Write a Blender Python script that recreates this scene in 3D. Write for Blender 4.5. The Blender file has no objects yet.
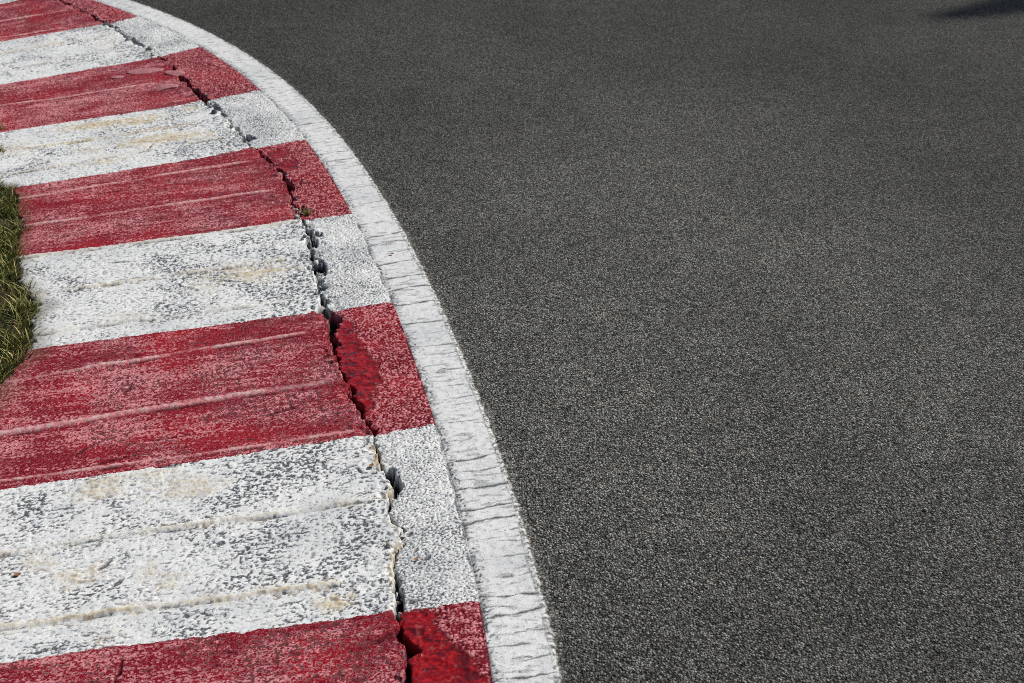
import bpy, bmesh, math, random
import numpy as np
from mathutils import Vector, Matrix, Euler
random.seed(7); rng = np.random.default_rng(11)
sc = bpy.context.scene
COL = sc.collection

# ------------------------------------------------------------------ noise
PERM = np.random.default_rng(3).permutation(4096).astype(np.int32)
ANG = np.random.default_rng(4).random(4096).astype(np.float32) * 6.2831853
GX, GY = np.cos(ANG), np.sin(ANG)
RND = np.random.default_rng(5).random(4096).astype(np.float32)
def _h(ix, iy): return PERM[(PERM[ix & 4095] + iy) & 4095]
def perlin(x, y, cell, seed=0):
    x = (x / cell + seed * 17.31).astype(np.float32); y = (y / cell + seed * 9.77).astype(np.float32)
    xi = np.floor(x).astype(np.int32); yi = np.floor(y).astype(np.int32)
    fx = x - xi; fy = y - yi
    u = fx * fx * fx * (fx * (fx * 6 - 15) + 10); v = fy * fy * fy * (fy * (fy * 6 - 15) + 10)
    def g(a, b):
        k = _h(xi + a, yi + b); return GX[k] * (fx - a) + GY[k] * (fy - b)
    a = g(0, 0); b = g(1, 0); c = g(0, 1); d = g(1, 1)
    return (a + u * (b - a) + v * (c + u * (d - c) - (a + u * (b - a)))) * 1.5
def fbm(x, y, cell, seed=0, o=3, gain=.55):
    t = 0; a = 1; s = 0
    for i in range(o):
        t = t + a * perlin(x, y, cell / 2 ** i, seed + i * 3); s += a; a *= gain
    return t / s
def worley(x, y, cell, seed=0):
    x = (x / cell + seed * 5.1).astype(np.float32); y = (y / cell + seed * 3.3).astype(np.float32)
    xi = np.floor(x).astype(np.int32); yi = np.floor(y).astype(np.int32)
    f1 = np.full(x.shape, 9., np.float32); f2 = f1.copy(); idv = np.zeros(x.shape, np.float32)
    for a in (-1, 0, 1):
        for b in (-1, 0, 1):
            k = _h(xi + a, yi + b)
            d = (xi + a + RND[k] - x) ** 2 + (yi + b + RND[(k * 7 + 13) & 4095] - y) ** 2
            m = d < f1
            f2 = np.where(m, f1, np.minimum(f2, d)); idv = np.where(m, RND[(k * 3 + 5) & 4095], idv); f1 = np.where(m, d, f1)
    return np.sqrt(f1), np.sqrt(f2), idv
def ss(a, b, x):
    t = np.clip((x - a) / (b - a), 0, 1); return t * t * (3 - 2 * t)

# ------------------------------------------------------------------ the bend: outer edge of the white line, s along it, n to the left
KT = [.176, .137, .107, .085, .071, .063, .060, .063, .070, .080, .093, .108, .124, .141, .157, .172, .185, .196, .203, .206, .204, .196]
DS = .005
ST = np.arange(-3, 10.0001, DS); I0 = int(round(3 / DS))
K_ = np.interp(ST, np.arange(len(KT)) * .25, KT)
HD = np.concatenate([[0], np.cumsum((K_[1:] + K_[:-1]) / 2 * DS)]); HD = HD - HD[I0] + 1.664853
hm = (HD[1:] + HD[:-1]) / 2
XS = np.concatenate([[0], np.cumsum(np.cos(hm) * DS)]); YS = np.concatenate([[0], np.cumsum(np.sin(hm) * DS)])
XS = XS - XS[I0] + .093022; YS = YS - YS[I0] + 1.956611
def PT(s, n):
    s = np.asarray(s, float); n = np.asarray(n, float)
    h = np.interp(s, ST, HD)
    return np.interp(s, ST, XS) - np.sin(h) * n, np.interp(s, ST, YS) + np.cos(h) * n
W = .127                                   # width of the white line
NEND = 1.26                                # outer edge of the kerb

BND = [[(.206, 1.019), (.229, .817), (.24, .624), (.265, .293), (.281, .132)],
       [(.872, 1.103), (.894, .82), (.935, .354), (.963, .135)],
       [(1.587, 1.098), (1.605, .704), (1.624, .336), (1.637, .138)],
       [(2.25, 1.135), (2.266, .618), (2.292, .3), (2.295, .139)],
       [(2.896, 1.18), (2.967, .515), (3.004, .34), (3.034, .128)],
       [(3.593, 1.112), (3.614, .477), (3.628, .382), (3.668, .137)],
       [(4.307, 1.006), (4.321, .419), (4.379, .142)],
       [(5.042, .789), (5.0, .329), (5.019, .149)],
       [(5.72, .7), (5.72, .15)], [(6.42, .7), (6.42, .15)], [(7.12, .7), (7.12, .15)], [(7.82, .7), (7.82, .15)]]
BND = [[(-1.13, 1.), (-1.10, .1)], [(-.46, 1.), (-.42, .1)]] + BND      # stripe 0 red, 1 white, 2 red, 3 white ...
CRK = np.array([(-1.5, .28), (-.8, .275), (-.3, .285), (.051, .275), (.117, .28), (.161, .272), (.209, .292), (.256, .291), (.309, .282), (.386, .285), (.438, .279), (.489, .268), (.55, .256), (.602, .272), (.66, .266), (.732, .257), (.783, .26), (.82, .274), (.882, .276), (.955, .277), (1.014, .284), (1.063, .288), (1.126, .303), (1.177, .299), (1.222, .312), (1.299, .32), (1.389, .317), (1.488, .315), (1.592, .313), (1.678, .318), (1.797, .311), (1.936, .3), (2.086, .293), (2.204, .284), (2.307, .29), (2.422, .29), (2.605, .281), (2.734, .278), (2.844, .295), (2.985, .319), (3.118, .335), (3.275, .331), (3.395, .341), (3.536, .352), (3.678, .351), (3.835, .364), (3.965, .367), (4.194, .328), (4.274, .339), (4.366, .337), (4.529, .347), (4.744, .329), (5.016, .301), (5.175, .287), (5.414, .262), (5.573, .25), (6.5, .25), (9, .26)])
CW = np.array([(-1.5, .006), (0, .009), (.2, .008), (.27, .007), (.33, .006), (.45, .002), (.6, .002), (.68, .006), (.82, .005), (.9, .004), (1.0, .009), (1.12, .006), (1.25, .006), (1.4, .005), (1.5, .008), (1.6, .012), (1.8, .010), (2.2, .010), (2.4, .009), (2.7, .009), (2.95, .009), (3.2, .007), (3.4, .011), (3.7, .013), (3.9, .012), (4.15, .006), (4.3, .006), (4.5, .012), (5.0, .014), (5.6, .014), (9, .012)])
# raised seams across the kerb: points, cream tint, height
GRV = [([(.599, 1.26), (.599, 1.014), (.61, .989), (.642, .857), (.634, .742), (.642, .507), (.664, .393), (.679, .321)], .5, .0045),
       ([(.315, 1.26), (.324, 1.036), (.33, .903), (.351, .852), (.358, .736), (.363, .629), (.371, .422), (.373, .40)], .9, .0045),
       ([(1.39, 1.26), (1.408, 1.101), (1.457, .938), (1.437, .817), (1.488, .67), (1.483, .558), (1.502, .393)], .05, .004),
       ([(1.12, 1.26), (1.136, 1.04), (1.167, .921), (1.183, .817), (1.19, .68), (1.208, .527), (1.212, .364)], .05, .0055),
       ([(.903, 1.26), (.915, .936), (.93, .717), (.95, .491), (.971, .327)], .0, .003),
       ([(1.93, 1.26), (1.941, 1.074), (1.968, .968), (1.95, .883), (1.98, .763), (1.989, .641), (1.995, .377)], .6, .004),
       ([(1.675, 1.26), (1.677, 1.087), (1.682, .967), (1.7, .855), (1.696, .66), (1.713, .403)], .35, .004),
       ([(2.234, 1.26), (2.25, .62), (2.285, .303)], .6, .003),
       ([(2.77, 1.26), (2.78, 1.094), (2.79, .92), (2.821, .786), (2.861, .535), (2.871, .366)], .05, .005),
       ([(2.5, 1.26), (2.506, 1.072), (2.526, .924), (2.542, .809), (2.553, .589), (2.565, .442), (2.561, .348)], .05, .005),
       ([(3.32, 1.26), (3.327, .953), (3.343, .802), (3.371, .444)], 1., .003),
       ([(3.04, 1.26), (3.091, .914), (3.117, .745), (3.13, .586), (3.159, .486), (3.166, .391)], .45, .004),
       ([(3.99, 1.26), (3.976, 1.071), (3.94, .821), (3.946, .628), (3.975, .463)], .0, .005),
       ([(4.83, 1.26), (4.83, .6), (4.824, .37)], .8, .004), ([(4.556, 1.16), (4.544, .618), (4.518, .41)], .3, .005),
       ([(5.12, 1.26), (5.12, .722), (5.05, .486)], .0, .005), ([(5.44, 1.26), (5.434, .622), (5.326, .331)], .0, .005),
       ([(-.05, 1.16), (-.03, .32)], .1, .004), ([(-.7, 1.16), (-.68, .32)], .6, .004), ([(6., 1.16), (5.98, .32)], .5, .004), ([(6.7, 1.16), (6.66, .32)], 0, .004)]
# smooth dirty cream blotches (s, n, half length along n, half width along s, strength)
CREAM = [(3.508, .782, .13, .05, 1.3), (3.49, .66, .11, .05, 1.2), (3.218, .86, .06, .04, .5), (3.227, .62, .15, .055, 1.2), (3.57, .44, .05, .05, .7), (3.06, .83, .06, .03, .7),
         (1.93, .487, .13, .06, .9), (1.88, .62, .06, .04, .3), (.834, .889, .05, .05, .75), (.868, .78, .06, .03, .45), (.80, .70, .07, .04, .55), (.49, .895, .05, .035, .75), (.485, .768, .02, .03, .6),
         (.44, .736, .03, .03, .5), (.311, .405, .035, .028, 1.3), (.55, 1.0, .05, .03, .4), (.26, .84, .03, .03, .35), (4.7, .44, .06, .06, .35), (3.35, 1.1, .05, .08, .5), (4.9, .66, .06, .04, .3), (1.72, .85, .06, .04, .25)]
# soft fresh-red repairs, a few mm lower than the kerb: polygons in (s, n)
FRESH = [[(1.55, .30), (1.56, .258), (1.47, .252), (1.36, .235), (1.27, .218), (1.20, .226), (1.16, .25), (1.07, .262), (1.03, .286), (1.12, .30), (1.25, .315), (1.45, .315)],
         [(.275, .29), (.281, .225), (.21, .215), (.16, .19), (.12, .155), (.04, .135), (-.05, .135), (-.05, .28), (.06, .275), (.12, .28), (.18, .285)],
         [(2.955, .285), (2.965, .205), (2.90, .21), (2.87, .27)], [(2.85, .27), (2.83, .202), (2.76, .215), (2.745, .268)],
         [(4.30, .44), (4.30, .36), (4.2, .34), (4.10, .37), (4.13, .42)]]
HOLES = [(.775, .256, .026, .014), (.735, .246, .035, .012), (.70, .256, .03, .01), (1.575, .300, .05, .02), (1.53, .312, .035, .016), (1.93, .282, .05, .012), (2.12, .277, .05, .010), (2.37, .268, .04, .014), (2.17, .262, .02, .02),
         (4.18, .375, .05, .028), (4.02, .385, .06, .018), (3.96, .355, .06, .016), (3.70, .40, .035, .018), (3.44, .355, .06, .022), (4.6, .335, .08, .02), (4.75, .33, .06, .016), (1.17, .298, .02, .008), (.31, .277, .04, .006), (2.62, .27, .05, .012), (3.13, .31, .03, .02)]

def inpoly(S, N, poly):
    r = np.zeros(S.shape, bool); m = len(poly)
    for i in range(m):
        (a, b), (c, d) = poly[i], poly[(i + 1) % m]
        t = ((b > N) != (d > N)); q = (c - a) * (N - b) / ((d - b) if d != b else 1e-9) + a
        r ^= t & (S < q)
    return r

# ------------------------------------------------------------------ one height field over line, apron and kerb
sv = [-1.5]
while sv[-1] < 8.3:
    s = sv[-1]; sv.append(s + (.012 if s < -.25 or s > 6 else .0023 + .0006 * max(0, s)))
sv = np.array(sv)
nv = np.concatenate([np.linspace(-.016, W, 60), np.linspace(W, NEND, 450)[1:]])
S, N = np.meshgrid(sv, nv, indexing='ij'); S = S.astype(np.float32); N = N.astype(np.float32)
X, Y = PT(S, N)
Xf, Yf = S, N                              # texture space follows the bend
print('grid', S.shape)
jit = .009 * perlin(sv, sv * 0, .08, 2) + .007 * perlin(sv, sv * 0, .03, 3)
nc = (np.interp(sv, CRK[:, 0], CRK[:, 1]) + jit)[:, None]
cw = .78 * (np.interp(sv, CW[:, 0], CW[:, 1]) * np.clip(1 + 1.3 * perlin(sv, sv * 0 + 3, .07, 7) + .7 * perlin(sv, sv * 0 + 3, .022, 8), .12, 3))[:, None]
chip_ = perlin(Xf, Yf, .022, 91)
D = N - nc + .014 * fbm(Xf, Yf, .055, 92, 3, .6) + .008 * (np.abs(chip_) - .25)
KERB = D > 0
LINE = N < W
APR = ~KERB & ~LINE
n_small = perlin(Xf, Yf, .0095, 1); n_tiny = perlin(Xf, Yf * 1.0, .0055, 2); n_mid = perlin(Xf, Yf, .019, 3)
n_sq = perlin(Xf, Yf * .55, .008, 21)      # drawn out across the kerb
n_lo = fbm(Xf, Yf, .16, 4, 3); n_lo2 = fbm(Xf, Yf, .30, 8, 3); n_edge = fbm(Xf, Yf, .03, 12, 3)
w1, w2, wid = worley(Xf, Yf, .0085, 1)
stone = np.clip(w2 - w1, 0, 1)
# stripes
stripe = np.zeros(S.shape, np.int32)
for b in BND:
    b = sorted(b, key=lambda t: t[1]); sb = np.interp(nv, [t[1] for t in b], [t[0] for t in b])[None, :]
    stripe += (S > sb + .007 * n_edge + .003 * n_small + .002 * n_tiny)
RED = (stripe % 2 == 0) & ~LINE

Z = np.zeros(S.shape, np.float32)
pit = np.zeros_like(Z); worn = np.zeros_like(Z); cream = np.zeros_like(Z); fresh = np.zeros_like(Z); crack = np.zeros_like(Z); cover = np.ones_like(Z)
# --- kerb
rough = np.clip(.42 + 1.7 * n_lo + .9 * fbm(Xf, Yf * .6, .07, 18, 3) + .6 * ss(.9, .35, N) - .32, 0, 1)      # rougher towards the crack
n_f = fbm(Xf, Yf, .013, 25, 2, .9)
flake = ss(-.05, .25, fbm(Xf, Yf * .7, .055, 27, 4, .65) + .35 * n_lo)    # where the paint has flaked
streak = perlin(S + .006 * n_edge, N, .016, 93) * 0 + perlin((S + .004 * n_edge) * 14, N, .20, 94)
band = perlin(S * 3.1, N * .35, .42, 96)
tex = .55 * n_sq + .5 * n_small + .7 * n_tiny + .25 * n_mid
rg = np.clip(.24 + .58 * rough + .30 * band + .16 * streak, .1, 1.1)
pk = ss(.22 - .34 * rg, .46 - .32 * rg, tex * (.8 + .3 * flake) + .10 * (flake - .5) + .12 * perlin(Xf, Yf, .0042, 29))
big = ss(.42, .62, n_mid + .35 * n_lo2)                                  # bigger pock marks
Z += np.where(KERB, .006 + .0035 * n_lo2 + .0010 * n_mid * (.3 + rough) - .0013 * pk + .0014 * flake * n_f + .0010 * streak - .002 * big * rough + .0007 * n_tiny, 0)
pit += np.where(KERB, np.clip(pk * (.62 + .45 * rough) + .35 * big * rough, 0, 1), 0)
wr = ss(-.04, .26, .6 * n_small + .95 * n_tiny + .5 * n_sq + .6 * n_lo + .3 * (flake - .5) + .34 * streak + .35 * band + .35 * fbm(Xf, Yf * .35, .07, 17, 2))
worn += np.where(KERB, wr, 0)
# --- apron: thin paint on coarse asphalt
ap_t = stone * .9 + .35 * n_tiny + .25 * n_lo
Z += np.where(APR, .0025 + .0020 * ss(.0, .5, stone) + .0012 * n_mid, 0)
pit += np.where(APR, 1 - ss(.04, .30, ap_t + .06), 0)
worn += np.where(APR, ss(.22, .66, stone * .6 + .5 * wid * .9 + .3 * n_tiny - .05), 0)
# --- seams
for gi, (pts, cr, hg) in enumerate(GRV):
    ws_ = {3: 1.9, 2: 1.3, 8: 1.25, 9: 1.35, 0: 1.35, 1: 1.35, 5: 1.15}.get(gi, 1.)
    pts = sorted(pts, key=lambda t: t[1]); pn = [t[1] for t in pts]; ps = np.array([t[0] for t in pts]); fit_ = np.polyval(np.polyfit(pn, ps, 1), pn); ps = list(fit_ + .3 * (ps - fit_))
    i0, i1 = np.searchsorted(sv, [min(ps) - .06, max(ps) + .06]); sl = slice(i0, i1)
    sg = np.interp(nv, pn, ps)[None, :]
    d = S[sl] - sg - .003 * fbm(Xf[sl], Yf[sl], .09, 15, 2) - .0016 * n_small[sl] - .001 * n_tiny[sl]
    m = ss(pn[0] - .03, pn[0] + .02, N[sl]) * KERB[sl]
    m = m * np.clip(.95 + 1.3 * perlin(N[sl], N[sl] * 0 + ps[0] * 9, .14, 33), .35, 1)
    bead = np.exp(-(np.abs(d) / np.where(d > 0, .0062 * ws_, .0042 * ws_)) ** 2.5); trench = np.exp(-((d + .0055 + .004 * ws_) / .0038) ** 2) * np.clip(.35 + perlin(N[sl], S[sl] * 0 + ps[0] * 5, .09, 31) * 2.0, 0, 1)
    step = ss(-.02, .004, d) * ss(.16, .02, d)
    Z[sl] += m * (.75 * hg * bead * (.85 + .45 * n_small[sl] + .4 * n_mid[sl]) - .0024 * trench + .0022 * step)
    pit[sl] = pit[sl] * (1 - .9 * m * bead) + m * .95 * trench
    worn[sl] = np.maximum(worn[sl], m * bead * np.clip(.95 + .5 * n_small[sl], .5, 1)); pit[sl] = np.maximum(pit[sl], m * bead * RED[sl] * .55 * ss(.12, .4, n_small[sl] + .6 * n_tiny[sl])); cream[sl] = np.maximum(cream[sl], m * bead * RED[sl] * .9 * ss(-.1, .4, n_mid[sl] + .5 * n_lo[sl] + .2))
    cream[sl] = np.maximum(cream[sl], m * bead * cr * np.clip(.65 + .5 * ss(.3, 1.0, N[sl]) + .6 * n_mid[sl], 0, 1))
    cream[sl] = np.maximum(cream[sl], m * cr * ~RED[sl] * np.exp(-(d / .018) ** 2) * ss(-.15, .35, n_mid[sl] + .8 * n_edge[sl] + .3 * n_small[sl]))
WHT = ~RED & KERB
for (cs, cn, ln, ls, st) in CREAM:
    i0, i1 = np.searchsorted(sv, [cs - 3 * ls, cs + 3 * ls]); sl = slice(i0, i1)
    d = np.sqrt(((S[sl] - cs) / ls / 1.2) ** 2 + ((N[sl] - cn) / ln / 1.2) ** 2) + .9 * n_edge[sl] + .8 * n_lo[sl] + .35 * n_small[sl]
    m = ss(1.25, .2, d) * st * 1.1 * WHT[sl] * np.clip(.68 + .6 * streak[sl] + .6 * n_mid[sl] + .3 * n_small[sl], 0, 1.1)
    m = np.clip(m, 0, 1); cream[sl] = np.maximum(cream[sl], m); pit[sl] *= 1 - .6 * m; Z[sl] += .0012 * m
# small dark gouges on the white
for (cs, cn, a, ln, wd) in [(.81, .345, .5, .022, .005), (.795, .325, -.9, .020, .005), (2.12, .84, -.2, .06, .006), (1.89, .55, -.5, .05, .004), (3.16, .66, 1.1, .05, .006), (1.98, .83, .15, .05, .005), (3.72, .385, 0, .03, .012), (.90, .75, .1, .03, .005), (.52, .86, .9, .025, .008), (.45, .83, .9, .02, .006), (.30, .25, .1, .02, .008), (.53, .24, 1., .012, .006), (.47, .235, .8, .01, .005), (.44, .215, .5, .014, .007),
                            (1.02, .93, .75, .055, .006), (.95, .86, .3, .09, .005), (1.03, .75, .15, .1, .004), (1.3, .84, 1.3, .04, .008), (1.1, .48, .4, .05, .009), (1.36, .335, .0, .025, .008), (2.74, .84, .1, .07, .006), (2.62, .235, 1.2, .07, .005), (.15, .8, 1.5, .05, .005), (.19, .31, .6, .05, .008)]:
    i0, i1 = np.searchsorted(sv, [cs - .12, cs + .12]); sl = slice(i0, i1)
    ds_, dn = S[sl] - cs, N[sl] - cn
    u = -dn * math.cos(a) + ds_ * math.sin(a); v = dn * math.sin(a) + ds_ * math.cos(a)
    v = v + .006 * perlin(Xf[sl], Yf[sl], .025, 40)
    m = ss(1.1, .5, np.sqrt((u / ln) ** 2 + (v / wd) ** 2)) * ~LINE[sl]
    Z[sl] -= .004 * m; pit[sl] = np.maximum(pit[sl], .95 * m)
# --- fresh thick red paint, sunk beside the crack
for poly in FRESH:
    ps = [t[0] for t in poly]; i0, i1 = np.searchsorted(sv, [min(ps) - .05, max(ps) + .05]); sl = slice(i0, i1)
    m = inpoly(S[sl] + .028 * n_edge[sl] + .008 * n_small[sl], N[sl] + .026 * fbm(Xf[sl], Yf[sl], .045, 44, 4, .7), poly).astype(np.float32)
    for _ in range(3):
        m[1:-1, 1:-1] = (m[1:-1, 1:-1] * 2 + m[:-2, 1:-1] + m[2:, 1:-1] + m[1:-1, :-2] + m[1:-1, 2:]) / 6
    m = m * RED[sl] * ~KERB[sl] * ss(-.42, -.30, fbm(Xf[sl], Yf[sl], .05, 48, 4, .75))
    fresh[sl] = np.maximum(fresh[sl], m)
    Z[sl] = Z[sl] * (1 - m) + m * (.0005 + .0034 * fbm(Xf[sl], Yf[sl], .05, 41, 4, .6) + .0008 * n_mid[sl] + .0007 * n_small[sl])
    pit[sl] = pit[sl] * (1 - m) + m * ss(.0, .22, fbm(Xf[sl], Yf[sl], .04, 42, 4, .75))
    worn[sl] = worn[sl] * (1 - m) + m * .8 * ss(.28, .45, fbm(Xf[sl], Yf[sl], .022, 47, 3, .7))
# --- line
lc = [3.50, 3.44, 3.26, 3.20, 3.14, 2.99, 2.87, 2.79, 2.62, 2.52, 2.375, 2.21, 2.11, 2.05, 1.97, 1.90, 1.80, 1.72, 1.62, 1.50, 1.36, 1.31, 1.22, 1.14, 1.08, .965, .80, .75, .68, .60, .555, .51, .47, .42, .35, .29, .26, .235, .175, .14, .10, .05, -.02, -.1, -.2, -.33, 3.68, 3.8, 4.0]
ldark = np.zeros_like(Z)
r2 = random.Random(5)
for c0 in lc:
    i0, i1 = np.searchsorted(sv, [c0 - .06, c0 + .06]); sl = slice(i0, i1)
    sg = c0 + r2.uniform(-.2, .05) * (N[sl] - .06) + .007 * perlin(N[sl], N[sl] * 0 + c0 * 31, .06, 50) + .0025 * perlin(N[sl], N[sl] * 0 + c0 * 31, .014, 51)
    full = r2.random() < .5; wd = (.0033 if full else .0022) * (1 + .0 * c0)
    a0, a1 = (-.02, .15) if full else ((-.01, r2.uniform(.05, .1)) if r2.random() < .5 else (r2.uniform(.02, .07), .14))
    m = np.exp(-((S[sl] - sg) / (wd * np.clip(1 + 1.5 * perlin(N[sl], N[sl] * 0 + c0 * 7, .03, 52), .3, 2.2))) ** 2) * ss(a0 - .01, a0 + .01, N[sl]) * ss(a1 + .01, a1 - .01, N[sl]) * ss(.002, .012, N[sl]) * LINE[sl]
    m *= (1. if full else .85)
    Z[sl] -= .0007 * m; ldark[sl] = np.maximum(ldark[sl], m)
hair = ss(.33, .45, perlin(S * 1.0, N * .22, .012, 55) + .3 * n_lo) * .4
ln_h = .0030 + .0003 * n_tiny + .0004 * n_mid
edge = ss(-.004, .004, N + .006 * n_edge + .003 * n_tiny)
inner_worn = ss(W - .030, W - .006, N + .008 * n_edge) * np.clip(.55 + 1.2 * n_lo + .5 * n_small + .25 * ss(1.8, .3, S), 0, 1)
outer_worn = ss(.016, .004, N + .006 * n_edge) * ss(-.1, .35, n_small + n_tiny * .6)
Z = np.where(LINE, (ln_h * edge - .0012 * inner_worn) * ss(-.016, -.008, N) + Z, Z)
pit += np.where(LINE, np.clip(np.maximum(hair, inner_worn * ss(-.1, .35, n_small + n_tiny)) + .35 * ss(.3, .6, tex) + .0, 0, .9), 0)
pit = np.where(LINE, np.maximum(pit, ldark), pit)
cover = np.where(LINE, edge * (1 - .85 * outer_worn), cover)
od = N - (.011 + .003 * perlin(S, S * 0, .12, 64) + .0015 * perlin(S, S * 0, .02, 65))
om = np.exp(-(od / .0022) ** 2) * LINE * np.clip(.35 + 1.3 * perlin(S, S * 0, .06, 66) + .3 * ss(3., .5, S), 0, .85)
pit = np.maximum(pit, om * (.6 + .4 * ss(-.2, .3, n_small)))
# joint between line and stripes
jd = N - (W + .001 + .004 * perlin(S, S * 0, .09, 60) + .002 * perlin(S, S * 0, .02, 61))
jm = np.exp(-(jd / np.where(jd < 0, .006, .0028)) ** 2) * np.clip(.55 + .9 * perlin(S, N, .05, 62) + .45 * ss(2.2, .4, S) - .2 * ss(3, 5, S), 0, 1)
Z -= .0035 * jm; pit = np.maximum(pit, jm * (.8 + .2 * ss(-.3, .4, n_small)))
# --- crack
lip = np.where(KERB, np.exp(-np.maximum(D - cw, 0) / .035), 0)
crumb = np.where(KERB, ss(.03, .004, D - cw) * ss(-.05, .25, fbm(Xf, Yf, .05, 73, 3, .6)), 0)      # spalled arris
Z += lip * (.004 + .004 * n_edge) - crumb * (.006 + .004 * n_mid)
pit = np.maximum(pit * (1 - .4 * crumb), crumb * ss(-.1, .3, n_small + n_tiny) * .85)
sag = np.where(APR, np.exp(np.minimum(D + cw, 0) / .03), 0)
rub = ss(1.55, 1.75, S) * ss(2.5, 2.3, S) + ss(3.35, 3.5, S) * ss(4.2, 4.0, S) + ss(4.3, 4.5, S) + .35
rub = np.clip(rub, 0, 1)
chunk1, chunk2, chid = worley(Xf, Yf, .026, 9)
Z += sag * (-.004 + rub * (.012 * (chid - .5) + .006 * np.clip(chunk2 - chunk1, 0, .5))) * (1 - fresh)
pit = np.maximum(pit, sag * rub * (1 - ss(.04, .22, chunk2 - chunk1)) * .9 * (1 - fresh))
cm = np.clip((cw - np.abs(D)) / .004 + .3, 0, 1) * np.clip(1.2 + 1.2 * perlin(sv, sv * 0, .05, 70), .35, 1)[:, None]
cm = cm * (N > W + .02)
for (cs, cn, ls, ln) in HOLES:
    i0, i1 = np.searchsorted(sv, [cs - 3 * ls, cs + 3 * ls]); sl = slice(i0, i1)
    d = np.sqrt(((S[sl] - cs) / ls) ** 2 + ((N[sl] - cn) / ln) ** 2) + .5 * n_edge[sl] + .25 * n_small[sl]
    cm[sl] = np.maximum(cm[sl], ss(1.1, .75, d) * ~KERB[sl])
Z = Z * (1 - cm) + cm * (-.034 + .006 * n_mid)
crack = np.maximum(crack, cm)
crem2 = np.where(KERB, ss(.016, .004, D - cw) * ss(-.1, .3, perlin(S, S * 0, .12, 71)) * ss(.2, .55, S) * ss(1., .9, S), 0)
cream = np.maximum(cream, crem2 * .9)
# kerb wearing away under the turf
GE = np.array([(-2, 1.29), (.9, 1.29), (1.05, 1.2), (1.3, 1.165), (1.409, 1.149), (1.47, 1.124), (1.532, 1.104), (1.644, 1.083), (1.717, 1.092), (1.787, 1.086), (1.864, 1.072), (1.925, 1.087), (2.049, 1.125), (2.202, 1.134), (2.306, 1.15), (2.463, 1.129), (2.565, 1.13), (2.686, 1.142), (2.791, 1.127), (2.886, 1.15), (2.96, 1.19), (3.05, 1.24), (3.2, 1.28), (10, 1.29)])
ge = np.interp(sv, GE[:, 0], GE[:, 1])[:, None]
soil = ss(.012, -.012, ge - N + .02 * n_edge) * KERB
dirt = np.clip(soil + .5 * ss(.07, 0, ge - N + .05 * n_lo), 0, 1) * KERB
Z -= .012 * soil
Z[:, -1] = -.06
Z[:, 0] = 0
pit = np.clip(pit, 0, 1)

# ------------------------------------------------------------------ node helpers
def mat(name):
    m = bpy.data.materials.new(name); m.use_nodes = True; nt = m.node_tree
    return m, nt, nt.nodes['Principled BSDF']
def nd(nt, t, **kw):
    n = nt.nodes.new(t)
    for k, v in kw.items(): setattr(n, k, v)
    return n
def mix(nt, a, b, f, mode='MIX'):
    n = nd(nt, 'ShaderNodeMix', data_type='RGBA', blend_type=mode)
    for i, v in ((6, a), (7, b), (0, f)):
        if isinstance(v, bpy.types.NodeSocket): nt.links.new(v, n.inputs[i])
        elif isinstance(v, tuple): n.inputs[i].default_value = (*v, 1)
        else: n.inputs[i].default_value = v
    return n.outputs[2]
def mth(nt, op, a, b=0., c=None, clamp=False):
    n = nd(nt, 'ShaderNodeMath', operation=op, use_clamp=clamp)
    for i, v in enumerate((a, b) if c is None else (a, b, c)):
        if isinstance(v, bpy.types.NodeSocket): nt.links.new(v, n.inputs[i])
        else: n.inputs[i].default_value = v
    return n.outputs[0]
def ramp(nt, x, a, b, lo=0., hi=1., smooth=True):
    n = nd(nt, 'ShaderNodeMapRange', interpolation_type='SMOOTHSTEP' if smooth else 'LINEAR')
    nt.links.new(x, n.inputs[0])
    for i, v in enumerate((a, b, lo, hi)): n.inputs[i + 1].default_value = v
    return n.outputs[0]
def noise(nt, co, scale, detail=2., rough=.55):
    n = nd(nt, 'ShaderNodeTexNoise'); n.inputs['Scale'].default_value = scale; n.inputs['Detail'].default_value = detail; n.inputs['Roughness'].default_value = rough
    nt.links.new(co, n.inputs['Vector']); return n.outputs['Fac']
def voro(nt, co, scale, feature='F1'):
    n = nd(nt, 'ShaderNodeTexVoronoi', feature=feature); n.inputs['Scale'].default_value = scale
    nt.links.new(co, n.inputs['Vector']); return n
def bump(nt, h, strength, dist, bsdf):
    n = nd(nt, 'ShaderNodeBump'); n.inputs['Strength'].default_value = strength; n.inputs['Distance'].default_value = dist
    nt.links.new(h, n.inputs['Height']); nt.links.new(n.outputs[0], bsdf.inputs['Normal']); return n
def position(nt): return nd(nt, 'ShaderNodeNewGeometry').outputs['Position']

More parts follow.
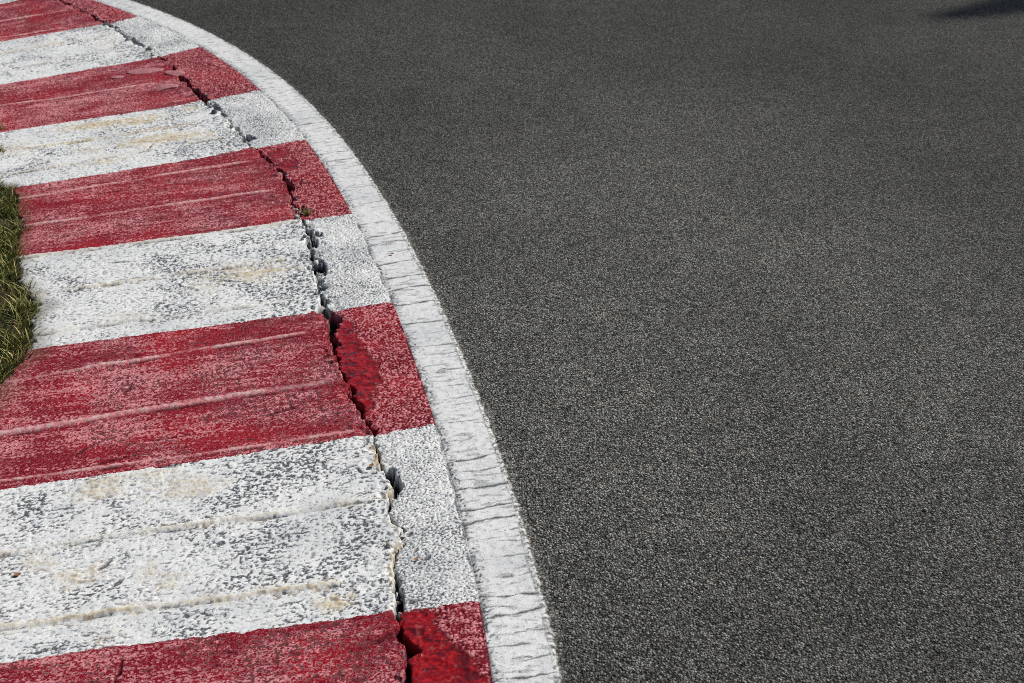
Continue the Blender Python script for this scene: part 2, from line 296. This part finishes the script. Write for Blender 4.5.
def asphalt(nt):
    """colour and height of bare asphalt: stones of several tones in dark binder"""
    co = position(nt)
    v1 = voro(nt, co, 200.); v2 = voro(nt, co, 360.)
    sep = nd(nt, 'ShaderNodeSeparateColor'); nt.links.new(v1.outputs['Color'], sep.inputs[0])
    sep2 = nd(nt, 'ShaderNodeSeparateColor'); nt.links.new(v2.outputs['Color'], sep2.inputs[0])
    lo = noise(nt, co, 1.1, 3.); md = noise(nt, co, 9., 3.); cl = noise(nt, co, 105., 2.)
    t = mth(nt, 'POWER', sep.outputs[0], 2.0)
    c = mix(nt, (.010, .010, .010), (.40, .392, .352), t)
    c = mix(nt, c, (.19, .155, .105), ramp(nt, sep.outputs[1], .82, .9, 0, .8))
    c = mix(nt, c, (.48, .46, .40), ramp(nt, sep.outputs[2], .94, .96, 0, .9))
    c2 = mix(nt, (.008, .008, .008), (.345, .338, .302), mth(nt, 'POWER', sep2.outputs[0], 1.3))
    c = mix(nt, c, c2, .40)
    gap = ramp(nt, v1.outputs['Distance'], .45, .80)
    c = mix(nt, c, (.012, .012, .012), mth(nt, 'MULTIPLY', gap, .75))
    c = mix(nt, c, (.006, .006, .006), ramp(nt, cl, .59, .65, 0, .92))
    sc_ = mth(nt, 'ADD', ramp(nt, lo, .3, .7, .88, 1.1), ramp(nt, md, .3, .7, -.09, .09))
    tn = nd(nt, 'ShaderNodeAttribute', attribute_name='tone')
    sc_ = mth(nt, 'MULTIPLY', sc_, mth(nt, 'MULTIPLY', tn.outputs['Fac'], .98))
    g = nd(nt, 'ShaderNodeCombineColor')
    for i in range(3): nt.links.new(sc_, g.inputs[i])
    c = mix(nt, c, g.outputs[0], 1., 'MULTIPLY')
    h = mth(nt, 'SUBTRACT', mth(nt, 'MULTIPLY', sep.outputs[1], .35), v1.outputs['Distance'])
    h = mth(nt, 'ADD', h, mth(nt, 'MULTIPLY', v2.outputs['Distance'], -.35))
    return c, h

# road
m_road, nt, bs = mat('asphalt')
ca, ha = asphalt(nt); nt.links.new(ca, bs.inputs['Base Color']); bs.inputs['Roughness'].default_value = .85; bs.inputs['Specular IOR Level'].default_value = .15
bump(nt, ha, .95, .006, bs)

def painted(name, kind):
    m, nt, bs = mat(name)
    A = nd(nt, 'ShaderNodeAttribute', attribute_name='wear'); Bq = nd(nt, 'ShaderNodeAttribute', attribute_name='marks')
    sa = nd(nt, 'ShaderNodeSeparateColor'); nt.links.new(A.outputs['Color'], sa.inputs[0]); sb = nd(nt, 'ShaderNodeSeparateColor'); nt.links.new(Bq.outputs['Color'], sb.inputs[0])
    a_pit, a_worn, a_cream = sa.outputs; a_fresh = A.outputs['Alpha']; a_crack, a_cover, a_dirt = sb.outputs
    co = position(nt)
    fine = noise(nt, co, 320., 2.); mid = noise(nt, co, 60., 3.); lo = noise(nt, co, 4., 3.)
    pit2 = mth(nt, 'ADD', a_pit, ramp(nt, fine, .25, .75, -.22, .22), clamp=True)
    if kind == 'red':
        wn = mth(nt, 'ADD', a_worn, ramp(nt, fine, .3, .7, -.28, .28), clamp=True)
        c = mix(nt, mix(nt, (.19, .002, .013), (.28, .002, .010), ramp(nt, lo, .45, .7)), (.68, .27, .28), wn)
        c = mix(nt, c, (.50, .36, .35), mth(nt, 'MULTIPLY', wn, ramp(nt, mid, .5, .75, 0, .3)))
        c = mix(nt, c, (.060, .002, .006), mth(nt, 'MULTIPLY', ramp(nt, pit2, .35, .8), .85))
        fr = mix(nt, (.20, .001, .004), (.42, .005, .006), ramp(nt, noise(nt, co, 110., 4.), .42, .62))
        fr = mix(nt, fr, (.05, .002, .004), mth(nt, 'MULTIPLY', a_pit, .75))
        c = mix(nt, c, mix(nt, fr, (.45, .10, .09), mth(nt, 'MULTIPLY', a_worn, .6)), a_fresh)
    else:
        c = mix(nt, (.84, .84, .80) if kind == 'white' else (.80, .80, .77), (.70, .71, .71) if kind == 'white' else (.66, .66, .65), ramp(nt, mid, .4, .7))
        c = mix(nt, c, (.50, .51, .52), ramp(nt, lo, .45, .75, 0, .5))
        c = mix(nt, c, (.035, .042, .058) if kind == 'white' else (.03, .032, .034), mth(nt, 'MULTIPLY', pit2, .93))
    cr = mix(nt, (.66, .50, .47) if kind == 'red' else (.62, .51, .32), (.50, .33, .32) if kind == 'red' else (.30, .21, .10), ramp(nt, mid, .42, .72))
    c = mix(nt, c, cr, mth(nt, 'MULTIPLY', a_cream, .85))
    c = mix(nt, c, mix(nt, (.10, .075, .04), (.045, .04, .02), mid), a_dirt)
    if kind == 'line':
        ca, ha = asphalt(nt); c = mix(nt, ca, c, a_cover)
    c = mix(nt, c, (.012, .012, .013), a_crack)
    nt.links.new(c, bs.inputs['Base Color'])
    bs.inputs['Specular IOR Level'].default_value = .12
    if kind == 'red': nt.links.new(ramp(nt, a_fresh, 0, 1, .1, .4), bs.inputs['Specular IOR Level'])
    r = ramp(nt, a_fresh, 0, 1, .72, .30) if kind == 'red' else ramp(nt, mid, .3, .7, .62, .8)
    nt.links.new(r, bs.inputs['Roughness'])
    hh = mth(nt, 'ADD', fine, mth(nt, 'MULTIPLY', mid, .6))
    if kind == 'line':
        hh = mth(nt, 'ADD', mth(nt, 'MULTIPLY', hh, a_cover), mth(nt, 'MULTIPLY', mth(nt, 'SUBTRACT', 1., a_cover), mth(nt, 'MULTIPLY', ha, 3.)))
    bump(nt, hh, .45, .0016, bs)
    return m
m_red, m_white, m_line = painted('worn_red_paint', 'red'), painted('worn_white_paint', 'white'), painted('line_paint', 'line')

# ------------------------------------------------------------------ objects
def link(o, parent=None):
    COL.objects.link(o)
    if parent: o.parent = parent
    return o
def tag(o, label=None, cat=None, group=None, kind=None):
    for k, v in (('label', label), ('category', cat), ('group', group), ('kind', kind)):
        if v: o[k] = v
    return o
def empty(name, loc):
    o = bpy.data.objects.new(name, None); o.location = loc; o.empty_display_size = .05; return link(o)
def np_mesh(name, co, faces, m, parent=None, org=(0, 0, 0), attrs=None, smooth=True):
    k = faces.shape[1]
    me = bpy.data.meshes.new(name); me.vertices.add(len(co)); me.vertices.foreach_set('co', (co - np.array(org)).astype(np.float32).ravel())
    me.loops.add(faces.size); me.loops.foreach_set('vertex_index', faces.astype(np.int32).ravel())
    me.polygons.add(len(faces)); me.polygons.foreach_set('loop_start', np.arange(len(faces), dtype=np.int32) * k)
    me.polygons.foreach_set('use_smooth', np.full(len(faces), smooth))
    for an, arr in (attrs or {}).items():
        at = me.attributes.new(an, 'FLOAT_COLOR', 'POINT'); at.data.foreach_set('color', arr.astype(np.float32).ravel())
    me.update(); me.validate()
    me.materials.append(m)
    o = bpy.data.objects.new(name, me)
    link(o, parent)
    if parent is None: o.location = org
    return o
ns, nn = S.shape
CO = np.stack([X, Y, Z], -1).reshape(-1, 3)
WEAR = np.stack([pit, worn, cream, fresh], -1).reshape(-1, 4); MARK = np.stack([crack, cover, dirt, np.ones_like(Z)], -1).reshape(-1, 4)
TONE = np.repeat((.60 + .62 * np.exp(-(.75 / .95) ** 2) * np.exp(-((S - 1.5) / 1.7) ** 2) + .26 * ss(2.6, .6, S)).reshape(-1, 1), 4, 1)  # painted vignetting and near-line dust, carried on under the line
ii, jj = np.meshgrid(np.arange(ns - 1), np.arange(nn - 1), indexing='ij')
V0 = (ii * nn + jj)
QUADS = np.stack([V0, V0 + 1, V0 + nn + 1, V0 + nn], -1)[..., ::-1].copy()   # normals up
reg = np.where(LINE[:-1, 1:], 0, np.where(KERB[:-1, :-1], 2, 1)); stf = stripe[:-1, :-1]
def piece(name, mask, m, parent, org):
    q = QUADS[mask]
    if len(q) == 0: return None
    u, inv = np.unique(q, return_inverse=True)
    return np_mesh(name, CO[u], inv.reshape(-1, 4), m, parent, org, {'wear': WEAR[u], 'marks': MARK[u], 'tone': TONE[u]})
p = PT(2.5, .7); kerb = empty('kerb', (float(p[0]), float(p[1]), 0))
tag(kerb, 'broad racetrack kerb of worn concrete painted in red and white stripes, left of the long crack', 'kerb')
p = PT(2.5, .2); apron = empty('painted_apron', (float(p[0]), float(p[1]), 0))
tag(apron, 'narrow rough strip painted red and white between the long crack and the white line', 'painted strip')
for rg, par in ((2, kerb), (1, apron)):
    for k in range(int(stripe.max()) + 1):
        piece('red_stripe' if k % 2 == 0 else 'white_stripe', (reg == rg) & (stf == k), m_red if k % 2 == 0 else m_white, par, tuple(par.location))
p = PT(2.5, .06); o = piece('edge_line', reg == 0, m_line, None, (float(p[0]), float(p[1]), 0))
tag(o, 'continuous curved white line with fine cross cracks along the edge of the grey asphalt', 'edge line')

# road: the track follows the outside of the bend
sr = np.concatenate([np.arange(-3, -1.5, .05), sv, np.arange(8.35, 10, .05)]); nr = np.concatenate([[-.016], -np.arange(.1, 4.01, .15), [-5, -7, -9.2]])
Sr, Nr = np.meshgrid(sr, nr, indexing='ij'); xr, yr = PT(Sr, Nr)
# keep the first row exactly on the line's outer edge
cr_ = np.stack([xr, yr, np.zeros_like(xr)], -1)
cr_[:, 0, 2] = 0.0
a, b = np.meshgrid(np.arange(len(sr) - 1), np.arange(len(nr) - 1), indexing='ij'); v = a * len(nr) + b
q = np.stack([v, v + 1, v + len(nr) + 1, v + len(nr)], -1).reshape(-1, 4)
# dust near the line; lens vignetting painted in, darker away from the middle
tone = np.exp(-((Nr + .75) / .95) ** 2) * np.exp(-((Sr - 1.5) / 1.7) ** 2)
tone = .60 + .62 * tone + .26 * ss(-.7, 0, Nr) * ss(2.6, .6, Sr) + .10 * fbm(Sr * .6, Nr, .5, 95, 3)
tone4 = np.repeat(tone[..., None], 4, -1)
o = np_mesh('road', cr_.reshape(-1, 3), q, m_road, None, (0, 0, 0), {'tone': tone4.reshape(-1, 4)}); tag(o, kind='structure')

# ground to the horizon
m_gr, nt, bs = mat('turf_soil'); co = position(nt)
c = mix(nt, (.06, .045, .025), (.05, .065, .018), ramp(nt, noise(nt, co, 14., 4.), .35, .65))
c = mix(nt, c, (.13, .11, .045), ramp(nt, noise(nt, co, 2.3, 4.), .45, .75, 0, .6))
nt.links.new(c, bs.inputs['Base Color']); bs.inputs['Roughness'].default_value = .95
bump(nt, noise(nt, co, 90., 4.), .8, .02, bs)
g = np.array([(-600, -600, -.045), (600, -600, -.045), (600, 600, -.045), (-600, 600, -.045)], float)
o = np_mesh('ground', g, np.array([[0, 1, 2, 3]]), m_gr); tag(o, kind='structure')

# ------------------------------------------------------------------ grass at the kerb's outer edge
m_grass, nt, bs = mat('grass_blade')
A = nd(nt, 'ShaderNodeAttribute', attribute_name='tint'); nt.links.new(A.outputs['Color'], bs.inputs['Base Color']); bs.inputs['Roughness'].default_value = .55
bs.inputs['Specular IOR Level'].default_value = .3
def blades(sb, nb, hb, lean_dir, lean, wb, tint, zb, name='grass'):
    """one curved tapering blade per entry (7 vertices)"""
    x, y = PT(sb, nb); k = len(sb)
    az = rng.random(k) * 6.2832; sx, sy = np.cos(az), np.sin(az)
    lx, ly = np.cos(lean_dir), np.sin(lean_dir)
    V = np.zeros((k, 7, 3)); T = np.zeros((k, 7, 4)); T[..., 3] = 1
    for lv, (t, ws) in enumerate(((0, 1), (.4, .85), (.75, .55))):
        r = lean * hb * t ** 1.8; z = hb * t * (1 - .25 * lean * t)
        for e, sg in ((0, -1), (1, 1)):
            V[:, lv * 2 + e] = np.stack([x + lx * r + sg * sx * wb * ws, y + ly * r + sg * sy * wb * ws, zb + z], -1)
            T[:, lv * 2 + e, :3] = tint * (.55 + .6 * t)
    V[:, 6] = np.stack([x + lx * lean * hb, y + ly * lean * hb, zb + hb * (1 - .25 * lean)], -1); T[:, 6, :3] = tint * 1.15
    base = np.arange(k)[:, None] * 7
    F = np.concatenate([base + np.array([[0, 1, 3]]), base + np.array([[0, 3, 2]]), base + np.array([[2, 3, 5]]), base + np.array([[2, 5, 4]]), base + np.array([[4, 5, 6]])])
    return V.reshape(-1, 3), F, T.reshape(-1, 4)
def tints(k, dry=.25):
    t = np.empty((k, 3)); u = rng.random(k)[:, None]; v = rng.random(k)
    t[:] = (1 - u) * np.array([.035, .05, .010]) + u * np.array([.29, .30, .06])
    d = v < dry; t[d] = np.array([.40, .32, .13]) * (.5 + .8 * rng.random((d.sum(), 1)))
    return t
k1, k2 = 52000, 42000
sb = np.concatenate([rng.uniform(1.0, 4.0, 36000), rng.uniform(-1.2, 7., k1 - 36000), rng.uniform(-1.5, 8, k2)])
off = np.concatenate([rng.random(k1) ** 1.3 * .30 - .004, .2 + rng.random(k2) * 1.6])
gn = np.minimum(np.interp(sb, GE[:, 0], GE[:, 1]), NEND + .03) + .030 * perlin(sb, sb * 0, .045, 80) + .014 * perlin(sb, sb * 0, .012, 82)
nb = gn + off
clump = perlin(sb, nb, .035, 81)
hb = (.014 + .034 * rng.random(len(sb)) ** 2) * np.clip(1 + 1.2 * clump, .3, 1.7) * np.clip(.75 + .9 * perlin(sb, nb, .10, 84), .35, 1.1) * np.where(off < .02, .75, 1)
hd = np.interp(sb, ST, HD)
ld = np.where(rng.random(len(sb)) < .5, rng.random(len(sb)) * 6.2832, hd - 1.5708 + rng.normal(0, .8, len(sb)))
zb = np.where(nb < NEND, -.012, -.044); hb = hb + np.where(nb < NEND, 0, .025)
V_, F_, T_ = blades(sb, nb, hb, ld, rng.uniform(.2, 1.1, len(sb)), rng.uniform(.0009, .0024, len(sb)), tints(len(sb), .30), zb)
k3 = 2600; s3 = np.concatenate([rng.uniform(1.35, 3.0, 1500), rng.uniform(-1, 6, k3 - 1500)]); o3 = rng.random(k3) ** 1.4 * .22
n3 = np.minimum(np.interp(s3, GE[:, 0], GE[:, 1]), NEND + .03) + o3 + .02 * perlin(s3, s3 * 0, .035, 80)
m3 = perlin(s3, n3, .06, 83) > -.05; s3, n3 = s3[m3], n3[m3]
V2, F2, T2 = blades(s3, n3, .028 + .045 * rng.random(len(s3)), rng.random(len(s3)) * 6.2832, rng.uniform(.3, 1.3, len(s3)), rng.uniform(.0012, .0026, len(s3)), tints(len(s3), .35) * 1.25, np.where(n3 < NEND, -.006, -.04))
F_ = np.concatenate([F_, F2 + len(V_)]); V_ = np.concatenate([V_, V2]); T_ = np.concatenate([T_, T2])
o = np_mesh('grass', V_, F_, m_grass, None, (0, 0, 0), {'tint': T_}); tag(o, 'short olive and straw coloured grass growing over the outer edge of the kerb', kind='stuff')

# ------------------------------------------------------------------ loose stones, chips, leaf scraps, weeds
def stone_mat(name, c1, c2, sc_=120.):
    m, nt, bs = mat(name); co = nd(nt, 'ShaderNodeTexCoord').outputs['Object']
    c = mix(nt, c1, c2, ramp(nt, noise(nt, co, sc_, 3.), .35, .65)); nt.links.new(c, bs.inputs['Base Color']); bs.inputs['Roughness'].default_value = .85
    bump(nt, noise(nt, co, sc_ * 3, 3.), .6, .002, bs); return m
M_ST = {'dark': stone_mat('dark_stone', (.05, .055, .065), (.13, .13, .14)), 'pale': stone_mat('pale_stone', (.42, .43, .40), (.22, .24, .22)), 'grey': stone_mat('grey_stone', (.16, .16, .17), (.30, .30, .29)),
        'pink': stone_mat('pink_concrete', (.46, .22, .22), (.36, .10, .12)), 'tan': stone_mat('tan_stone', (.38, .31, .2), (.22, .17, .10)), 'red': stone_mat('red_flake', (.28, .01, .02), (.4, .09, .09))}
def rock(name, s, n, z, size, flat, mt, seed, rot=0, label=None, cat=None, group=None, sharp=.35):
    bm = bmesh.new(); bmesh.ops.create_icosphere(bm, subdivisions=3, radius=1)
    r_ = random.Random(seed); pl = [(Vector((r_.uniform(-1, 1), r_.uniform(-1, 1), r_.uniform(-1, 1))).normalized(), r_.uniform(.55, .85)) for _ in range(9)]
    for v in bm.verts:
        for nrm, dd in pl:                         # broken faces
            k = v.co.dot(nrm) - dd
            if k > 0: v.co -= nrm * k * (1 - sharp * .3)
        v.co *= 1 + .05 * math.sin(v.co.x * 7 + seed) * math.cos(v.co.y * 6 - seed)
        v.co = Vector((v.co.x * size[0], v.co.y * size[1], v.co.z * flat))
    for f in bm.faces: f.smooth = False
    me = bpy.data.meshes.new(name); bm.to_mesh(me); bm.free(); me.materials.append(M_ST[mt])
    x, y = PT(s, n); o = bpy.data.objects.new(name, me); o.location = (float(x), float(y), z); tl_ = .25 if flat > .3 * size[0] else .04; o.rotation_euler = (r_.uniform(-tl_, tl_), r_.uniform(-tl_, tl_), rot or r_.uniform(0, 6)); link(o)
    tag(o, label, cat, group); return o
def zat(s, n):
    i = int(np.clip(np.searchsorted(sv, s), 0, ns - 1)); j = int(np.clip(np.searchsorted(nv, n), 0, nn - 1)); return float(Z[max(0, i - 1):i + 2, max(0, j - 1):j + 2].mean())
GS = 'loose stones lying in the crack'
for i, (s, n, r, mt, lb) in enumerate([
    (4.977, .312, .016, 'dark', 'dark stone in the crack at the far red stripe, farthest of the crack stones'),
    (4.744, .330, .022, 'dark', 'largest dark blue-grey stone in the crack of the far white stripe'),
    (4.666, .345, .015, 'grey', 'grey stone just left of the largest dark stone in the far white stripe'),
    (4.590, .332, .018, 'dark', 'dark stone on the near side of the largest stone in the far white stripe'),
    (4.470, .322, .016, 'grey', 'grey stone at the near end of the stone row in the far white stripe'),
    (4.358, .352, .013, 'pale', 'pale stone in the crack where the far white stripe meets the next red one'),
    (3.459, .366, .014, 'dark', 'dark stone in the crack of the white stripe with brown stains'),
    (3.268, .343, .011, 'grey', 'small grey stone in the crack near the lower edge of the stained white stripe'),
    (2.745, .284, .013, 'pale', 'pale greenish stone wedged in the crack below two small bright red patches'),
    (2.309, .297, .011, 'pale', 'small pale stone in the crack at the lower corner of the third red stripe'),
    (2.163, .268, .013, 'grey', 'upper grey lump of rubble in the crack beside the middle white stripe'),
    (1.952, .280, .014, 'dark', 'dark lump of rubble in the crack halfway down the middle white stripe'),
    (1.78, .292, .013, 'grey', 'grey lump of rubble low in the crack beside the middle white stripe')]):
    rock('loose_stone', s, n, max(zat(s, n), -.012) + r * .35, (r, r * .8), r * .65, mt, 20 + i, 0, lb, 'stone', GS)
r3 = random.Random(17)
for i in range(70):
    s_ = r3.choice([r3.uniform(1.6, 2.5), r3.uniform(3.1, 5.4), r3.uniform(1.7, 2.3), r3.uniform(.1, 3.2)])
    n_ = float(np.interp(s_, CRK[:, 0], CRK[:, 1])) + r3.gauss(-.006, .013); rr = r3.uniform(.003, .0065) * (1 + .12 * s_)
    rock('crack_crumb', s_, n_, max(zat(s_, n_), -.016) + rr * .4, (rr, rr * r3.uniform(.6, 1)), rr * .7, r3.choice(['grey', 'dark', 'pale', 'grey', 'tan']), 200 + i, 0, 'crumb of broken concrete among the grit along the long crack', 'crumb', 'crumbs of grit along the crack')
GC = 'broken chips of kerb concrete'
for i, (s, n, a, b, t, mt, rot, lb) in enumerate([
    (4.15, .452, .034, .075, .007, 'pink', .25, 'long pale pink slab of broken concrete on the second red stripe from the top'),
    (3.884, .448, .05, .055, .007, 'pink', 1.2, 'pink chip of broken concrete just below the long pale slab'),
    (4.05, .36, .05, .038, .007, 'pink', .7, 'pinkish flake of concrete at the right beside the dark broken corner of the crack'),
    (4.132, .578, .022, .03, .004, 'pink', .4, 'small pale chip lying alone on the second red stripe from the top')]):
    rock('concrete_chip', s, n, zat(s, n) + t * .3, (a, b), t, mt, 60 + i, rot + 1.7, lb, 'concrete chip', GC)
for i, (s, n, r, mt, lb) in enumerate([
    (2.416, -.097, .006, 'pale', 'tiny pale pebble on the asphalt close to the white line, farthest up the bend'),
    (1.555, -.296, .006, 'pale', 'pale pebble on the asphalt right of the bright red patch, upper of a near pair'),
    (1.428, -.309, .005, 'tan', 'tan pebble on the asphalt right of the bright red patch, lower of a near pair'),
    (1.336, -.148, .005, 'tan', 'tan pebble on the asphalt just right of the white line beside the large red stripe'),
    (.444, -.861, .006, 'pale', 'pale pebble alone near the lower right corner of the asphalt')]):
    rock('pebble', s, n, r * .35, (r, r * .85), r * .7, mt, 90 + i, 0, lb, 'pebble', 'pebbles on the asphalt')
m_leaf, nt, bs = mat('dry_leaf'); co = nd(nt, 'ShaderNodeTexCoord').outputs['Object']
nt.links.new(mix(nt, (.32, .13, .03), (.16, .07, .025), ramp(nt, noise(nt, co, 150.), .4, .6)), bs.inputs['Base Color']); bs.inputs['Roughness'].default_value = .7
def leaf(s, n, L_, wd, rot, lb):
    bm = bmesh.new(); rows = 7; vs = []
    for i in range(rows):
        t = i / (rows - 1); hw = wd * math.sin(math.pi * min(1, t * .92 + .06)) ** .7 * (1 + .2 * math.sin(i * 2.3))
        vs.append([bm.verts.new((L_ * (t - .5), sgn * hw, .002 + .5 * abs(sgn) * hw * (.6 + .3 * math.sin(i)) + .15 * L_ * (t - .5) ** 2 * 4)) for sgn in (-1, 0, 1)])
    for i in range(rows - 1):
        for j in range(2): bm.faces.new((vs[i][j], vs[i + 1][j], vs[i + 1][j + 1], vs[i][j + 1]))
    me = bpy.data.meshes.new('leaf_scrap'); bm.to_mesh(me); bm.free(); me.materials.append(m_leaf)
    x, y = PT(s, n); o = bpy.data.objects.new('leaf_scrap', me); o.location = (float(x), float(y), zat(s, n) + .001); o.rotation_euler = (0, 0, rot); link(o)
    tag(o, lb, 'leaf', 'dry leaf scraps on the painted strips')
leaf(.432, .236, .013, .003, .1, 'orange brown leaf scrap on the nearest white part of the narrow strip')
leaf(.514, 1.028, .015, .005, .5, 'brown leaf scrap on the nearest white kerb stripe by the left edge')
leaf(1.954, .068, .012, .005, .2, 'small brown leaf scrap lying on the white edge line')
leaf(.800, .295, .016, .005, 1.2, 'rust coloured leaf scrap left of the black hole in the crack')
def weed(s, n, k, L_, lb, dry, zz):
    th = rng.random(k) * 6.2832
    a = rng.normal(0, .012, k); b = rng.normal(0, .007, k)
    V_, F_, T_ = blades(s + a, n + b, L_ * (.5 + .8 * rng.random(k)), th, rng.uniform(.4, 1.3, k), np.full(k, .0012), tints(k, dry), np.full(k, zz))
    x, y = PT(s, n); o = np_mesh('weed_tuft', V_, F_, m_grass, None, (float(x), float(y), zz), {'tint': T_}); tag(o, lb, 'weed', 'weeds rooted in the kerb')
weed(2.352, .255, 80, .017, 'dry dark weed tuft in the crack at the lower corner of the third red stripe', .75, -.004)
weed(3.335, 1.15, 70, .03, 'dry straw coloured weed tuft at the left end of the stained white stripe seam', .7, .0)
weed(3.64, 1.125, 60, .03, 'small weed tuft at the left end where stained white meets the red above', .5, .0)

# ------------------------------------------------------------------ conifer added out of view so its tip throws the shadow at top right
SUN_AZ = math.atan2(.485, .875); SUN_EL = math.radians(40)
sd = Vector((math.cos(SUN_AZ) * math.cos(SUN_EL), math.sin(SUN_AZ) * math.cos(SUN_EL), math.sin(SUN_EL)))
TH = 9.5; tip = Vector((1.90, 6.47, 0)) + sd * (TH / sd.z); tb = Vector((tip.x, tip.y, -.045))
m_bark = stone_mat('bark', (.07, .05, .035), (.13, .10, .07), 20.)
tree = empty('added_conifer', tb); tag(tree, 'tall slim dark green conifer added out of view across the track to shade the asphalt', 'tree')
bm = bmesh.new(); rings = []
for i in range(15):
    t = i / 14; r = .16 * (1 - t) ** .9 + .012; rings.append([bm.verts.new((r * math.cos(a_) + .05 * math.sin(t * 4), r * math.sin(a_), t * (TH - .3))) for a_ in [k * math.pi / 5 for k in range(10)]])
for i in range(14):
    for k in range(10): bm.faces.new((rings[i][k], rings[i][(k + 1) % 10], rings[i + 1][(k + 1) % 10], rings[i + 1][k]))
limbs = []
for i in range(130):
    t = .08 + .9 * random.random(); z = t * TH; L_ = max(.08, (TH - z) * .20 * random.uniform(.75, 1.15)); a_ = random.uniform(0, 6.283); limbs.append((z, L_, a_))
    d = Vector((math.cos(a_), math.sin(a_), .35)).normalized(); e = Vector((-math.sin(a_), math.cos(a_), 0)) * .018 * (1 - t * .7)
    p0 = Vector((.05 * math.sin(t * 4), 0, z)); p1 = p0 + d * L_; u = Vector((0, 0, .018 * (1 - t * .7)))
    f0 = [bm.verts.new(p0 + q_) for q_ in (e, u, -e, -u)]; tipv = bm.verts.new(p1)
    for k in range(4): bm.faces.new((f0[k], f0[(k + 1) % 4], tipv))
me = bpy.data.meshes.new('trunk'); bm.to_mesh(me); bm.free(); me.materials.append(m_bark); link(bpy.data.objects.new('trunk', me), tree)
m_need, nt, bs = mat('conifer_needles'); co = position(nt)
nt.links.new(mix(nt, (.022, .045, .016), (.06, .09, .03), ramp(nt, noise(nt, co, 6., 3.), .35, .65)), bs.inputs['Base Color']); bs.inputs['Roughness'].default_value = .6
k = 60000; zz = TH * (1 - .93 * np.sqrt(rng.random(k))); zz = np.clip(zz, .5, TH); rad = (TH - zz) * .175 * (.25 + .78 * np.sqrt(rng.random(k))) + .02
an = rng.random(k) * 6.2832; rad *= 1 + .22 * perlin(an * 2, zz * 1.6, 1., 90)
c0 = np.stack([rad * np.cos(an), rad * np.sin(an), zz + .3 * rad], -1); dv = rng.normal(size=(k, 3)); dv /= np.linalg.norm(dv, axis=1)[:, None]; dv[:, 2] *= .6
sv_ = np.cross(dv, rng.normal(size=(k, 3))); sv_ /= np.linalg.norm(sv_, axis=1)[:, None]
L_ = (.05 + .07 * rng.random(k))[:, None]
V_ = np.stack([c0 - dv * L_, c0 + sv_ * L_ * .4, c0 + dv * L_, c0 - sv_ * L_ * .4], 1).reshape(-1, 3)
o = np_mesh('crown', V_, np.arange(4 * k).reshape(-1, 4), m_need, tree, (0, 0, 0), None, False)

# ------------------------------------------------------------------ light, sky, camera
w = bpy.data.worlds.new('World'); sc.world = w; w.use_nodes = True; nt = w.node_tree
sky = nt.nodes.new('ShaderNodeTexSky'); sky.sky_type = 'NISHITA'; sky.sun_disc = False; sky.sun_elevation = SUN_EL; sky.sun_rotation = math.pi / 2 - SUN_AZ
nt.links.new(sky.outputs[0], nt.nodes['Background'].inputs[0]); nt.nodes['Background'].inputs[1].default_value = .07
sl_ = bpy.data.lights.new('sun', 'SUN'); sl_.energy = 4.1; sl_.angle = math.radians(.53); sl_.color = (1, .955, .89)
so = bpy.data.objects.new('sun', sl_); so.rotation_euler = (-sd).to_track_quat('-Z', 'Y').to_euler(); so.location = (4, 4, 8); link(so)
cd = bpy.data.cameras.new('camera'); cd.lens = 50; cd.sensor_width = 36; cd.clip_end = 2000; cd.clip_start = .05
cd.dof.use_dof = True; cd.dof.focus_distance = 3.2; cd.dof.aperture_fstop = 9
co_ = bpy.data.objects.new('camera', cd); co_.location = (0, 0, 1.75); co_.rotation_euler = (math.radians(90 - 27.8789), 0, 0); link(co_)
sc.camera = co_
sc.view_settings.view_transform = 'Standard'; sc.view_settings.look = 'None'; sc.view_settings.exposure = 0
sc.cycles.use_denoising = False
sc.cycles.filter_width = .85
